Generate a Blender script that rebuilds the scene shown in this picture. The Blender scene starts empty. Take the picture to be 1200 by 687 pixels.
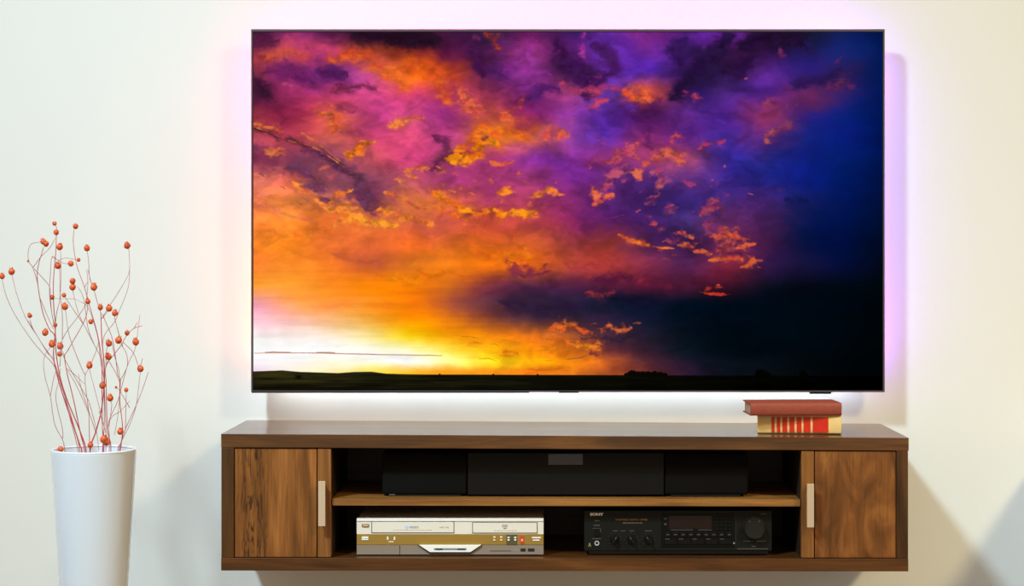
import bpy, bmesh, math, random
import numpy as np
from mathutils import Vector, Matrix
C_ = bpy.context
COL = C_.scene.collection
PI = math.pi

# ---------------- camera ----------------
WALL = 5.115            # distance of the wall from the camera, metres
FOC = 2286.0            # focal length in pixels of the 1200 px wide frame
EYE = 1.25
cam_d = bpy.data.cameras.new('camera'); cam = bpy.data.objects.new('camera', cam_d); COL.objects.link(cam)
cam.location = (0, 0, EYE); cam.rotation_euler = (PI/2, 0, 0)
cam_d.sensor_width = 36; cam_d.lens = 36*FOC/1200
cam_d.shift_x = -43/1200; cam_d.shift_y = -42.5/1200
cam_d.clip_start = .05; cam_d.clip_end = 60
C_.scene.camera = cam

# ---------------- view, world ----------------
sc = C_.scene
sc.view_settings.view_transform = 'Standard'; sc.view_settings.look = 'None'
sc.view_settings.exposure = 0.0; sc.view_settings.gamma = 1.0
sc.view_settings.use_curve_mapping = False
world = bpy.data.worlds.new('room_light'); sc.world = world; world.use_nodes = True
bg = world.node_tree.nodes['Background']
bg.inputs[0].default_value = (1.0, .82, .60, 1); bg.inputs[1].default_value = .50

# ---------------- lamps of the room ----------------
def area(name, loc, target, size, power, col, spread=PI):
    d = bpy.data.lights.new(name, 'AREA'); d.shape = 'DISK'; d.size = size; d.energy = power; d.color = col
    o = bpy.data.objects.new(name, d); COL.objects.link(o); o.location = loc
    d.spread = spread
    o.rotation_euler = (Vector(target)-Vector(loc)).to_track_quat('-Z', 'Y').to_euler()
    return o
area('daylight_lamp', (-2.55, WALL-4.0, 5.3), (-.1, WALL, .1), .62, 52, (.66, .89, 1.03), 1.15)
area('warm_lamp', (3.6, WALL-4.0, 4.2), (.9, WALL, .3), .75, 23, (1.0, .83, .47), 1.2)

# ---------------- helpers ----------------
def W3(px, py, Y): return Vector(((px-643)*Y/FOC, Y, EYE-(py-301)*Y/FOC))
def X(px, Y): return (px-643)*Y/FOC
def Z(py, Y): return EYE-(py-301)*Y/FOC
def srgb(h):
    c = [int(h[i:i+2], 16)/255 for i in (0, 2, 4)]
    return tuple(v/12.92 if v <= .04045 else ((v+.055)/1.055)**2.4 for v in c)+(1,)
def thing(name, label, cat, loc, group=None):
    o = bpy.data.objects.new(name, None); COL.objects.link(o); o.location = loc; o.empty_display_size = .05
    o['label'] = label; o['category'] = cat
    if group: o['group'] = group
    return o
def world_loc(o):
    v = Vector((0, 0, 0))
    while o: v += o.location; o = o.parent
    return v
def part(name, bm, mat, parent=None, label=None, smooth=False, warp=None):
    """one mesh object; the bmesh is given in world coordinates"""
    if warp:
        for v in bm.verts: v.co = warp(v.co)
    if parent is not None:
        off = world_loc(parent)
        bmesh.ops.translate(bm, verts=bm.verts, vec=-off)
    bmesh.ops.recalc_face_normals(bm, faces=bm.faces)
    me = bpy.data.meshes.new(name); bm.to_mesh(me); bm.free()
    for m in (mat if isinstance(mat, (list, tuple)) else [mat]): me.materials.append(m)
    if smooth:
        for p in me.polygons: p.use_smooth = True
        if smooth != 'all' and hasattr(me, 'set_sharp_from_angle'): me.set_sharp_from_angle(angle=math.radians(40))
    o = bpy.data.objects.new(name, me); COL.objects.link(o)
    if parent is not None: o.parent = parent
    if label: o['label'] = label
    return o
def structure(o): o['kind'] = 'structure'; return o
def add_box(bm, x0, x1, y0, y1, z0, z1, bev=0, seg=2, rot=None):
    t = bmesh.new(); bmesh.ops.create_cube(t, size=1)
    for v in t.verts: v.co = Vector(((x0+x1)/2+v.co.x*(x1-x0), (y0+y1)/2+v.co.y*(y1-y0), (z0+z1)/2+v.co.z*(z1-z0)))
    if bev: bmesh.ops.bevel(t, geom=t.edges[:], offset=bev, segments=seg, affect='EDGES', profile=.6)
    if rot:
        piv, ang = rot
        bmesh.ops.rotate(t, verts=t.verts, cent=piv, matrix=Matrix.Rotation(ang, 3, 'Z'))
    m = bpy.data.meshes.new('t'); t.to_mesh(m); t.free(); bm.from_mesh(m); bpy.data.meshes.remove(m)
    return bm
def box(*a, **k): return add_box(bmesh.new(), *a, **k)
def pbox(px0, px1, py0, py1, Y0, Y1, bev=0, seg=2, bm=None, rot=None):
    """box whose front face at depth Y0 spans those picture columns and rows"""
    return add_box(bm or bmesh.new(), X(px0, Y0), X(px1, Y0), Y0, Y1, Z(py1, Y0), Z(py0, Y0), bev, seg, rot)
def lathe(bm, prof, cx, cy, seg=48, axis='z', cz=0, cap=True):
    rings = []
    for r, h in prof:
        ring = []
        for k in range(seg):
            a = 2*PI*k/seg
            if axis == 'z': co = (cx+r*math.cos(a), cy+r*math.sin(a), h)
            else: co = (cx+r*math.cos(a), h, cz+r*math.sin(a))
            ring.append(bm.verts.new(co))
        rings.append(ring)
    for a, b in zip(rings, rings[1:]):
        for k in range(seg): bm.faces.new((a[k], a[(k+1) % seg], b[(k+1) % seg], b[k]))
    for ring in (rings[0], rings[-1]) if cap else ():
        try: bm.faces.new(ring)
        except ValueError: pass
    return bm
def prism(bm, pts, y0, y1):
    """outline in (x, z) pulled from y0 to y1"""
    a = [bm.verts.new((x, y0, z)) for x, z in pts]; b = [bm.verts.new((x, y1, z)) for x, z in pts]
    bm.faces.new(a); bm.faces.new(b[::-1])
    for k in range(len(pts)):
        bm.faces.new((a[k], b[k], b[(k+1) % len(pts)], a[(k+1) % len(pts)]))
    return bm
def tube(bm, pts, radii, seg=5):
    rings = []
    for i, p in enumerate(pts):
        d = (pts[min(i+1, len(pts)-1)]-pts[max(i-1, 0)]).normalized()
        u = d.cross(Vector((0, 1, 0)))
        if u.length < 1e-4: u = d.cross(Vector((1, 0, 0)))
        u.normalize(); w = d.cross(u)
        rings.append([bm.verts.new(p+(u*math.cos(2*PI*k/seg)+w*math.sin(2*PI*k/seg))*radii[i]) for k in range(seg)])
    for a, b in zip(rings, rings[1:]):
        for k in range(seg): bm.faces.new((a[k], a[(k+1) % seg], b[(k+1) % seg], b[k]))
    bm.faces.new(rings[0]); bm.faces.new(rings[-1][::-1])
def smooth_line(pts, n=5):
    out = []
    for i in range(len(pts)-1):
        p0 = pts[max(i-1, 0)]; p1 = pts[i]; p2 = pts[i+1]; p3 = pts[min(i+2, len(pts)-1)]
        for k in range(n):
            t = k/n
            out.append(.5*((2*p1)+(p2-p0)*t+(2*p0-5*p1+4*p2-p3)*t*t+(3*p1-p0-3*p2+p3)*t**3))
    out.append(pts[-1]); return out
def text(name, s, px, py, wpx, hpx, Y, mat, parent, bold=0):
    """flat lettering lying on a face turned to the viewer, wpx wide and hpx high in picture pixels, centred"""
    cu = bpy.data.curves.new('t', 'FONT'); cu.body = s; cu.size = 1; cu.offset = bold; cu.resolution_u = 3
    to = bpy.data.objects.new('t', cu); COL.objects.link(to); C_.view_layer.update()
    me = to.evaluated_get(C_.evaluated_depsgraph_get()).to_mesh()
    bm = bmesh.new(); bm.from_mesh(me); to.to_mesh_clear(); bpy.data.objects.remove(to)
    xs = [v.co.x for v in bm.verts]; ys = [v.co.y for v in bm.verts]
    sx = wpx*Y/FOC/(max(xs)-min(xs)); sy = hpx*Y/FOC/(max(ys)-min(ys))
    cx = (max(xs)+min(xs))/2; cy = (max(ys)+min(ys))/2; c = W3(px, py, Y)
    for v in bm.verts: v.co = Vector((c.x+(v.co.x-cx)*sx, Y-.0004, c.z+(v.co.y-cy)*sy))
    return part(name, bm, mat, parent)

# ---------------- materials ----------------
def mat(name, col, rough=.5, metal=0, spec=.5, coat=0, noise=0, nscale=40, bump=0, bscale=200, stretch=(1, 1, 1)):
    m = bpy.data.materials.new(name); m.use_nodes = True; nt = m.node_tree; b = nt.nodes['Principled BSDF']
    c = srgb(col) if isinstance(col, str) else col
    b.inputs['Base Color'].default_value = c; b.inputs['Roughness'].default_value = rough
    b.inputs['Metallic'].default_value = metal; b.inputs['Specular IOR Level'].default_value = spec
    b.inputs['Coat Weight'].default_value = coat
    if noise or bump:
        tc = nt.nodes.new('ShaderNodeTexCoord'); mp = nt.nodes.new('ShaderNodeMapping'); mp.inputs['Scale'].default_value = stretch
        nt.links.new(tc.outputs['Object'], mp.inputs[0])
    if noise:
        n = nt.nodes.new('ShaderNodeTexNoise'); n.inputs['Scale'].default_value = nscale; n.inputs['Detail'].default_value = 5
        nt.links.new(mp.outputs[0], n.inputs['Vector'])
        r = nt.nodes.new('ShaderNodeValToRGB'); nt.links.new(n.outputs['Fac'], r.inputs[0])
        r.color_ramp.elements[0].position = .3; r.color_ramp.elements[1].position = .7
        r.color_ramp.elements[0].color = tuple(v*(1-noise) for v in c[:3])+(1,)
        r.color_ramp.elements[1].color = tuple(min(v*(1+noise), 1) for v in c[:3])+(1,)
        nt.links.new(r.outputs[0], b.inputs['Base Color'])
    if bump:
        n2 = nt.nodes.new('ShaderNodeTexNoise'); n2.inputs['Scale'].default_value = bscale
        nt.links.new(mp.outputs[0], n2.inputs['Vector'])
        bp = nt.nodes.new('ShaderNodeBump'); bp.inputs['Strength'].default_value = bump; bp.inputs['Distance'].default_value = .001
        nt.links.new(n2.outputs['Fac'], bp.inputs['Height']); nt.links.new(bp.outputs[0], b.inputs['Normal'])
    return m
def wood(name, dark, mid, light, axis='x', rough=.34, streak=0.0, seed=0.0, coat=0.0, scale=1.0, streak_x=None, long=1.3):
    """stained timber: stretched noise for the grain, fine pores, optional dark gnarled streaks"""
    m = bpy.data.materials.new(name); m.use_nodes = True; nt = m.node_tree; N = nt.nodes; L = nt.links
    b = N['Principled BSDF']; b.inputs['Roughness'].default_value = rough; b.inputs['Coat Weight'].default_value = coat
    b.inputs['Coat Roughness'].default_value = .10
    tc = N.new('ShaderNodeTexCoord'); mp = N.new('ShaderNodeMapping'); L.new(tc.outputs['Object'], mp.inputs[0])
    mp.inputs['Location'].default_value = (seed, seed*.7, seed*1.3)
    s = [14*scale]*3; s['xyz'.index(axis)] = long*scale; mp.inputs['Scale'].default_value = s
    def noise(sc_, det, dist, src):
        n = N.new('ShaderNodeTexNoise'); n.inputs['Scale'].default_value = sc_; n.inputs['Detail'].default_value = det
        n.inputs['Distortion'].default_value = dist; L.new(src.outputs[0], n.inputs['Vector']); return n
    g = noise(1.6, 6, 1.1, mp)
    r = N.new('ShaderNodeValToRGB'); cr = r.color_ramp; cr.elements[0].position = .28; cr.elements[1].position = .74
    cr.elements[0].color = srgb(dark); cr.elements[1].color = srgb(light); e = cr.elements.new(.5); e.color = srgb(mid)
    L.new(g.outputs['Fac'], r.inputs[0])
    mp2 = N.new('ShaderNodeMapping'); L.new(tc.outputs['Object'], mp2.inputs[0])
    s2 = [240]*3; s2['xyz'.index(axis)] = 9; mp2.inputs['Scale'].default_value = s2
    f = noise(1.0, 4, .2, mp2)
    mx = N.new('ShaderNodeMix'); mx.data_type = 'RGBA'; mx.blend_type = 'MULTIPLY'; mx.inputs[0].default_value = .55
    r2 = N.new('ShaderNodeValToRGB'); r2.color_ramp.elements[0].position = .3; r2.color_ramp.elements[0].color = (.45, .42, .4, 1)
    r2.color_ramp.elements[1].position = .6; r2.color_ramp.elements[1].color = (1, 1, 1, 1)
    L.new(f.outputs['Fac'], r2.inputs[0]); L.new(r.outputs[0], mx.inputs[6]); L.new(r2.outputs[0], mx.inputs[7])
    out = mx.outputs[2]
    if streak:
        mp3 = N.new('ShaderNodeMapping'); L.new(tc.outputs['Object'], mp3.inputs[0])
        s3 = [95]*3; s3['xyz'.index(axis)] = 13; mp3.inputs['Scale'].default_value = s3
        k = noise(1.0, 6, 2.2, mp3)
        r3 = N.new('ShaderNodeValToRGB'); r3.color_ramp.elements[0].position = .41; r3.color_ramp.elements[0].color = (1, 1, 1, 1)
        r3.color_ramp.elements[1].position = .50; r3.color_ramp.elements[1].color = (0, 0, 0, 1)
        L.new(k.outputs['Fac'], r3.inputs[0])
        sx = N.new('ShaderNodeSeparateXYZ'); L.new(tc.outputs['Object'], sx.inputs[0])
        d = N.new('ShaderNodeMath'); d.operation = 'SUBTRACT'; d.inputs[1].default_value = streak_x[0]; L.new(sx.outputs[0], d.inputs[0])
        ab = N.new('ShaderNodeMath'); ab.operation = 'ABSOLUTE'; L.new(d.outputs[0], ab.inputs[0])
        mr = N.new('ShaderNodeMapRange'); mr.inputs['From Min'].default_value = streak_x[1]; mr.inputs['From Max'].default_value = streak_x[1]*.35
        L.new(ab.outputs[0], mr.inputs['Value'])
        mu = N.new('ShaderNodeMath'); mu.operation = 'MULTIPLY'; L.new(r3.outputs[0], mu.inputs[0]); L.new(mr.outputs[0], mu.inputs[1])
        mu2 = N.new('ShaderNodeMath'); mu2.operation = 'MULTIPLY'; mu2.inputs[1].default_value = streak; L.new(mu.outputs[0], mu2.inputs[0])
        mx2 = N.new('ShaderNodeMix'); mx2.data_type = 'RGBA'; L.new(mu2.outputs[0], mx2.inputs[0]); L.new(out, mx2.inputs[6])
        mx2.inputs[7].default_value = srgb('2a1608'); out = mx2.outputs[2]
    L.new(out, b.inputs['Base Color'])
    bp = N.new('ShaderNodeBump'); bp.inputs['Strength'].default_value = .12; bp.inputs['Distance'].default_value = .0006
    L.new(f.outputs['Fac'], bp.inputs['Height']); L.new(bp.outputs[0], b.inputs['Normal'])
    return m
def emit(name, col, strength):
    m = bpy.data.materials.new(name); m.use_nodes = True; nt = m.node_tree; nt.nodes.clear()
    o = nt.nodes.new('ShaderNodeOutputMaterial'); e = nt.nodes.new('ShaderNodeEmission')
    e.inputs[0].default_value = col if not isinstance(col, str) else srgb(col); e.inputs[1].default_value = strength
    nt.links.new(e.outputs[0], o.inputs[0]); return m

M_wall = mat('wall_paint', (.84, .85, .81, 1), .75, spec=.2, noise=.012, nscale=1.2, bump=.06, bscale=260)
M_floor = wood('floor_timber', '5a3f28', '7a5638', '94704c', 'x', .4, scale=.3)
M_frame = wood('walnut_frame', '38200c', '5a3413', '7a4a1f', 'x', .30, seed=1.0, coat=.25)
M_top = wood('walnut_top', '3c220c', '5e3814', '7c4c20', 'x', .3, seed=1.0, coat=.45)
M_side = wood('walnut_side', '341c08', '50300f', '6c4219', 'z', .32, seed=4.0, coat=.2)
M_door_l = wood('walnut_door_left', '5a3210', '8c5522', 'b27034', 'z', .36, streak=.85, seed=2.3, scale=1.3, streak_x=(-.757, .045))
M_door_r = wood('walnut_door_right', '54300f', '865022', 'ab6e32', 'z', .36, seed=6.1, scale=.8, long=5)
M_stile = wood('walnut_stile', '6a3f1a', '8e5a28', 'a56c34', 'z', .36, seed=8.2)
M_shelf = wood('walnut_shelf', '6e4218', '96622a', 'b07a3c', 'x', .4, seed=3.1)
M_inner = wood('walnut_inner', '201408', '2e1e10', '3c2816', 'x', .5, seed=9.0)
M_metal = mat('brushed_nickel', 'e0c7a8', .34, metal=.35, noise=.06, nscale=3, stretch=(300, 300, 6))
M_black = mat('black_plastic', '0d0d0b', .5, spec=.2, noise=.1, nscale=30)
M_black_gloss = mat('black_gloss', '08090a', .22)
M_cloth = mat('speaker_cloth', '100f0d', .9, spec=.1, noise=.35, nscale=900, bump=.5, bscale=1500)
M_tab = mat('display_tab', '484d57', .35, noise=.1, nscale=60)
M_silver = mat('silver_plastic', 'f6efdf', .38, metal=.15, noise=.02, nscale=10)
M_silver_hi = mat('pale_silver', 'fffffb', .3, metal=.1)
M_gold = mat('gold_plastic', 'b08c40', .36, metal=.35, noise=.04, nscale=14, stretch=(1, 1, 30))
M_taupe = mat('taupe_plastic', '958679', .42, metal=.15)
M_dark = mat('dark_gap', '1a1712', .6)
M_print = mat('grey_print', '8c887e', .6)
M_print_dim = mat('dim_print', '4c4a44', .6)
M_print_or = mat('amber_print', '9a7048', .6)
M_white = mat('white_print', 'f2f2ee', .5)
M_red = mat('red_plastic', 'd8442c', .4)
M_amber_win = mat('red_window', '1c0b0c', .25)
# ---- sunset picture shown on the television (flat picture on a flat screen) ----
def sunset_pixels(S=2.0):
    X0, Y0, X1, Y1 = 296.0, 37.0, 1035.0, 458.0
    W = int((X1-X0)*S); H = int((Y1-Y0)*S)
    gx, gy = np.meshgrid(X0+(np.arange(W)+.5)/S, Y0+(np.arange(H)+.5)/S)
    def noise(x, y, seed):
        r = np.random.RandomState(seed).rand(128, 128).astype(np.float32)
        xi = np.floor(x).astype(int); yi = np.floor(y).astype(int)
        fx = x-xi; fy = y-yi
        fx = fx*fx*(3-2*fx); fy = fy*fy*(3-2*fy)
        a = r[yi % 128, xi % 128]; b = r[yi % 128, (xi+1) % 128]
        c = r[(yi+1) % 128, xi % 128]; d = r[(yi+1) % 128, (xi+1) % 128]
        return (a*(1-fx)+b*fx)*(1-fy)+(c*(1-fx)+d*fx)*fy
    def fbm(x, y, seed, n=4):
        s = 0; a = 1; t = 0
        for k in range(n):
            s = s+a*(noise(x*2**k+7.3*k, y*2**k+3.1*k, seed+k)-.5); t += a; a *= .55
        return s/t*2
    # coarse colours of the sky, row by row
    cols = np.linspace(X0, X1, 17)
    rows = [37,60,85,110,135,160,185,210,235,260,285,310,335,355,375,395,412,425,437]
    G = """4a2040 8a3068 5a2048 451c38 2a1628 4a1c44 38204a 6a2060 4a2068 6a2e9e 7a2a80 5a2485 6a289a 2c1638 1c1830 16225e 04184c
a03c58 c04a5a b84068 b04838 8a3028 6a2048 55204f a03a88 5a2060 6630a8 6a2c98 42206a 3a1848 301440 2a1e60 1a2872 051c56
8a3448 8a3070 803078 c05080 f07020 d85030 502050 8a3488 4a2050 6a30a0 6430ac 3a1c58 2e1a48 5c2a88 36247c 30205c 041c58
5a2040 902c58 b84068 c8487f d84a70 b84060 b04060 7a2a78 a0407a 6038a0 c85048 3a1c58 4c2878 5a2888 6a2a60 302268 041a56
8a3040 a03050 d86050 b84078 d8508a a83880 c85848 902c60 8a3890 5c2c98 5a2060 6a3090 562890 8a3460 3a2478 12247a 021854
c05060 a84050 d06058 c84870 d8507a c04880 e07838 d8683c a04890 6030a0 7c2c68 6a2c8c 4a2c90 5c2c78 20267a 0c207a 021650
8a3858 8a4058 90485c d05868 d84a80 8a3858 c04878 903890 803090 8a3478 a04070 a04870 402c90 302c88 14227c 06206c 02164e
e07868 d86858 985060 904860 c05868 a84070 b04078 a03c78 7a2c88 6a2c78 5a2c78 6c3880 402a88 26267e 10207a 041c62 021446
f08058 f08848 c06858 884058 d07040 d86840 a84060 a84060 8a3070 5e2870 442464 442c80 4a2c78 4a2870 1c205e 041858 02123c
ff8840 ff8c38 f07838 e07840 d86848 c85848 c85040 b84848 882c58 602460 4c2468 483070 6a3068 4a2458 101a50 02144c 021032
ff8c30 ff8c28 f07838 e06c38 e86c2c d86830 d86428 d06030 a04040 903838 5a2858 402050 6a2c58 481e48 0c1440 021040 010c26
ff8838 ff9030 f88030 d86838 e07828 f08020 f07818 e06820 b04838 a83c38 803048 5a2858 7c2840 3c1c48 1a1640 060f38 030a1c
ffa040 ffa038 ff9028 ff8c10 fa8410 d06c24 863a40 5a2c44 5c2848 602440 5a1c38 501c38 401428 101020 060a18 020a14 02080e
f0a0a8 ffa060 ff9440 ff9028 f88010 a85438 663640 40283c 322440 1c1c34 141830 081224 020e1c 020c18 020a14 010812 01060c
ffc8d8 ffc0b0 ffc080 ffb040 ff9808 e07c18 8c4830 503038 3c2838 30223c 161a30 06101e 020c18 020c16 010a14 010810 01060a
fff4f4 fff0e8 ffecd0 ffe488 ffd010 ffa408 ff9410 f07c20 b05c30 58303c 28202f 0a1420 020c16 020c16 010a12 010810 01060a
ffffff ffffff fffff8 fffbe0 fff8b0 ffe040 ffb80c ff980c d87018 803c34 3c2434 101824 040e18 020a12 020a10 01070c 010508
ffeef8 fff4e8 fff4c8 ffffe0 fffff0 fffb90 ffd820 ffb010 ff9410 c06028 603038 281c30 0c141e 081018 04090e 01060a 010507
f8c8e8 fff0c8 ffe090 ffe040 ffb010 ff9c10 ff9418 f88018 f88820 a85028 6c3030 301c30 101420 0a1016 050a0e 020609 010407"""
    def hexc(h): return np.array([int(h[i:i+2], 16)/255 for i in (0, 2, 4)], np.float32)
    T = np.array([[hexc(h) for h in l.split()] for l in G.split('\n')])
    low = np.clip((gy-250)/80, 0, 1)                      # the sky goes calm and streaky towards the horizon
    n1 = fbm(gx/46, gy/30, 11); n2 = fbm(gx/46, gy/30, 31)
    n3 = fbm(gx/14, gy/10, 51); n4 = fbm(gx/14, gy/10, 71)
    edge = np.clip((gx-X0)/20, 0, 1)*np.clip((X1-gx)/20, 0, 1)
    wx = (n1*9+n3*7)*(1-.3*low)
    wy = (n2*8+n4*6)*(1-.6*low)
    def cubic(P, u):                                      # Catmull-Rom rows/cols lookup
        i = np.floor(u).astype(int); f = (u-i)[..., None]
        return i, f
    ux = np.clip((gx+wx-X0)/(X1-X0)*16, 0, 15.999)
    vy = np.interp(np.clip(gy+wy, Y0, 437), rows, np.arange(len(rows)))
    vy = np.clip(vy, 0, len(rows)-1.001)
    def cr(p0, p1, p2, p3, t): return .5*((2*p1)+(-p0+p2)*t+(2*p0-5*p1+4*p2-p3)*t*t+(-p0+3*p1-3*p2+p3)*t*t*t)
    xi = np.floor(ux).astype(int); fx = (ux-xi)[..., None]; yi = np.floor(vy).astype(int); fy = (vy-yi)[..., None]
    R = []
    for dy in (-1, 0, 1, 2):
        yy = np.clip(yi+dy, 0, len(rows)-1)
        q = [T[yy, np.clip(xi+dx, 0, 16)] for dx in (-1, 0, 1, 2)]
        R.append(cr(*q, fx))
    C = np.clip(cr(*R, fy), 0, 1)
    # relief of the cloud cover: fine billows, weaker near the horizon and on the clear blue side
    bil = fbm(gx/26+n1*.8, gy/15+n2*.8, 91, 5)
    calm = (1-.8*low*np.clip((620-gx)/80, .3, 1))*(1-.8*np.clip((gx-880)/90, 0, 1))
    puff = np.clip(fbm(gx/13+n1*1.2, gy/8+n2*1.2, 191, 5)*1.6, -.5, .5)
    C = C*(1+np.clip(.26*bil+.10*puff-.03, -.4, .14)[..., None]*calm[..., None])
    streak = fbm(gx/90+gy/60, gy/7, 131, 4)
    C = C*(1+.10*streak[..., None]*(low*np.clip((750-gx)/120, 0, 1))[..., None])
    glow = np.exp(-np.clip((gx-296)/190, 0, 9)**2-((gy-420)/26)**2)[..., None]      # clean burnt-out light over the horizon
    C = np.clip(C, 0, 1); C = C+(1-C)*glow*.55
    rag = fbm(gx/9, gy/6, 151, 4); rag2 = fbm(gx/22, gy/12, 171, 3)
    fine = fbm(gx/3.6, gy/2.8, 231, 3)
    def stroke(pts, w, col, a=.9, soft=.9, ragged=1.0):
        big = w > 1.8
        if w >= 8 and max(hexc(col)) > .62: ragged *= .55; soft *= 1.25      # broad glowing bands stay soft
        if w >= 7 and max(hexc(col)) < .4: ragged *= .8; soft *= .75; a = min(a*1.1, .95)
        if big: paint(pts, w*2.2, col, a*.45, soft*1.5, ragged*1.1)
        paint(pts, w*(1.35 if big else 1), col, a, soft*(1.0 if w > 6 else 1.4 if big else 1), ragged*(1.1 if big else 1))
    def paint(pts, w, col, a, soft, ragged):
        nonlocal C
        c = hexc(col); m = w*3+10
        xs = [p[0] for p in pts]; ys = [p[1] for p in pts]
        x0 = max(int((min(xs)-m-X0)*S), 0); x1 = min(int((max(xs)+m-X0)*S), W)
        y0 = max(int((min(ys)-m-Y0)*S), 0); y1 = min(int((max(ys)+m-Y0)*S), H)
        if x1 <= x0 or y1 <= y0: return
        k = min(w*.5, 5)*ragged
        x = gx[y0:y1, x0:x1]+(n3[y0:y1, x0:x1])*k*2; y = gy[y0:y1, x0:x1]+(n4[y0:y1, x0:x1])*k*2
        d = np.full(x.shape, 1e9)
        n = len(pts)-1
        for i in range(max(n, 1)):
            ax, ay = pts[i]; bx_, by_ = pts[min(i+1, len(pts)-1)]
            vx, vy_ = bx_-ax, by_-ay; L = max(vx*vx+vy_*vy_, 1e-6)
            t = np.clip(((x-ax)*vx+(y-ay)*vy_)/L, 0, 1)
            s = (i+t)/max(n, 1); tap = .45+.55*np.sqrt(np.clip(4*s*(1-s), 0, 1)) if n else 1
            d = np.minimum(d, np.hypot(x-ax-t*vx, y-ay-t*vy_)/tap)
        rg = rag[y0:y1, x0:x1]*.9+rag2[y0:y1, x0:x1]*.6+fine[y0:y1, x0:x1]*.45
        e = 1-d/w+rg*ragged*(.9 if w < 6 else .65)
        al = np.clip(e/soft, 0, 1); al = al*al*(3-2*al)*a
        sh = np.clip(.93+.5*rag[y0:y1, x0:x1]*ragged, .5, 1.0)[..., None]
        vary = np.clip(.5+1.6*rag2[y0:y1, x0:x1]+.8*fine[y0:y1, x0:x1], 0, 1)[..., None]      # folds inside the cloud
        cc = c*vary+(c*np.array([.90, .70, .92]))*(1-vary)
        C[y0:y1, x0:x1] = C[y0:y1, x0:x1]*(1-al[..., None])+cc*sh*al[..., None]
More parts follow.
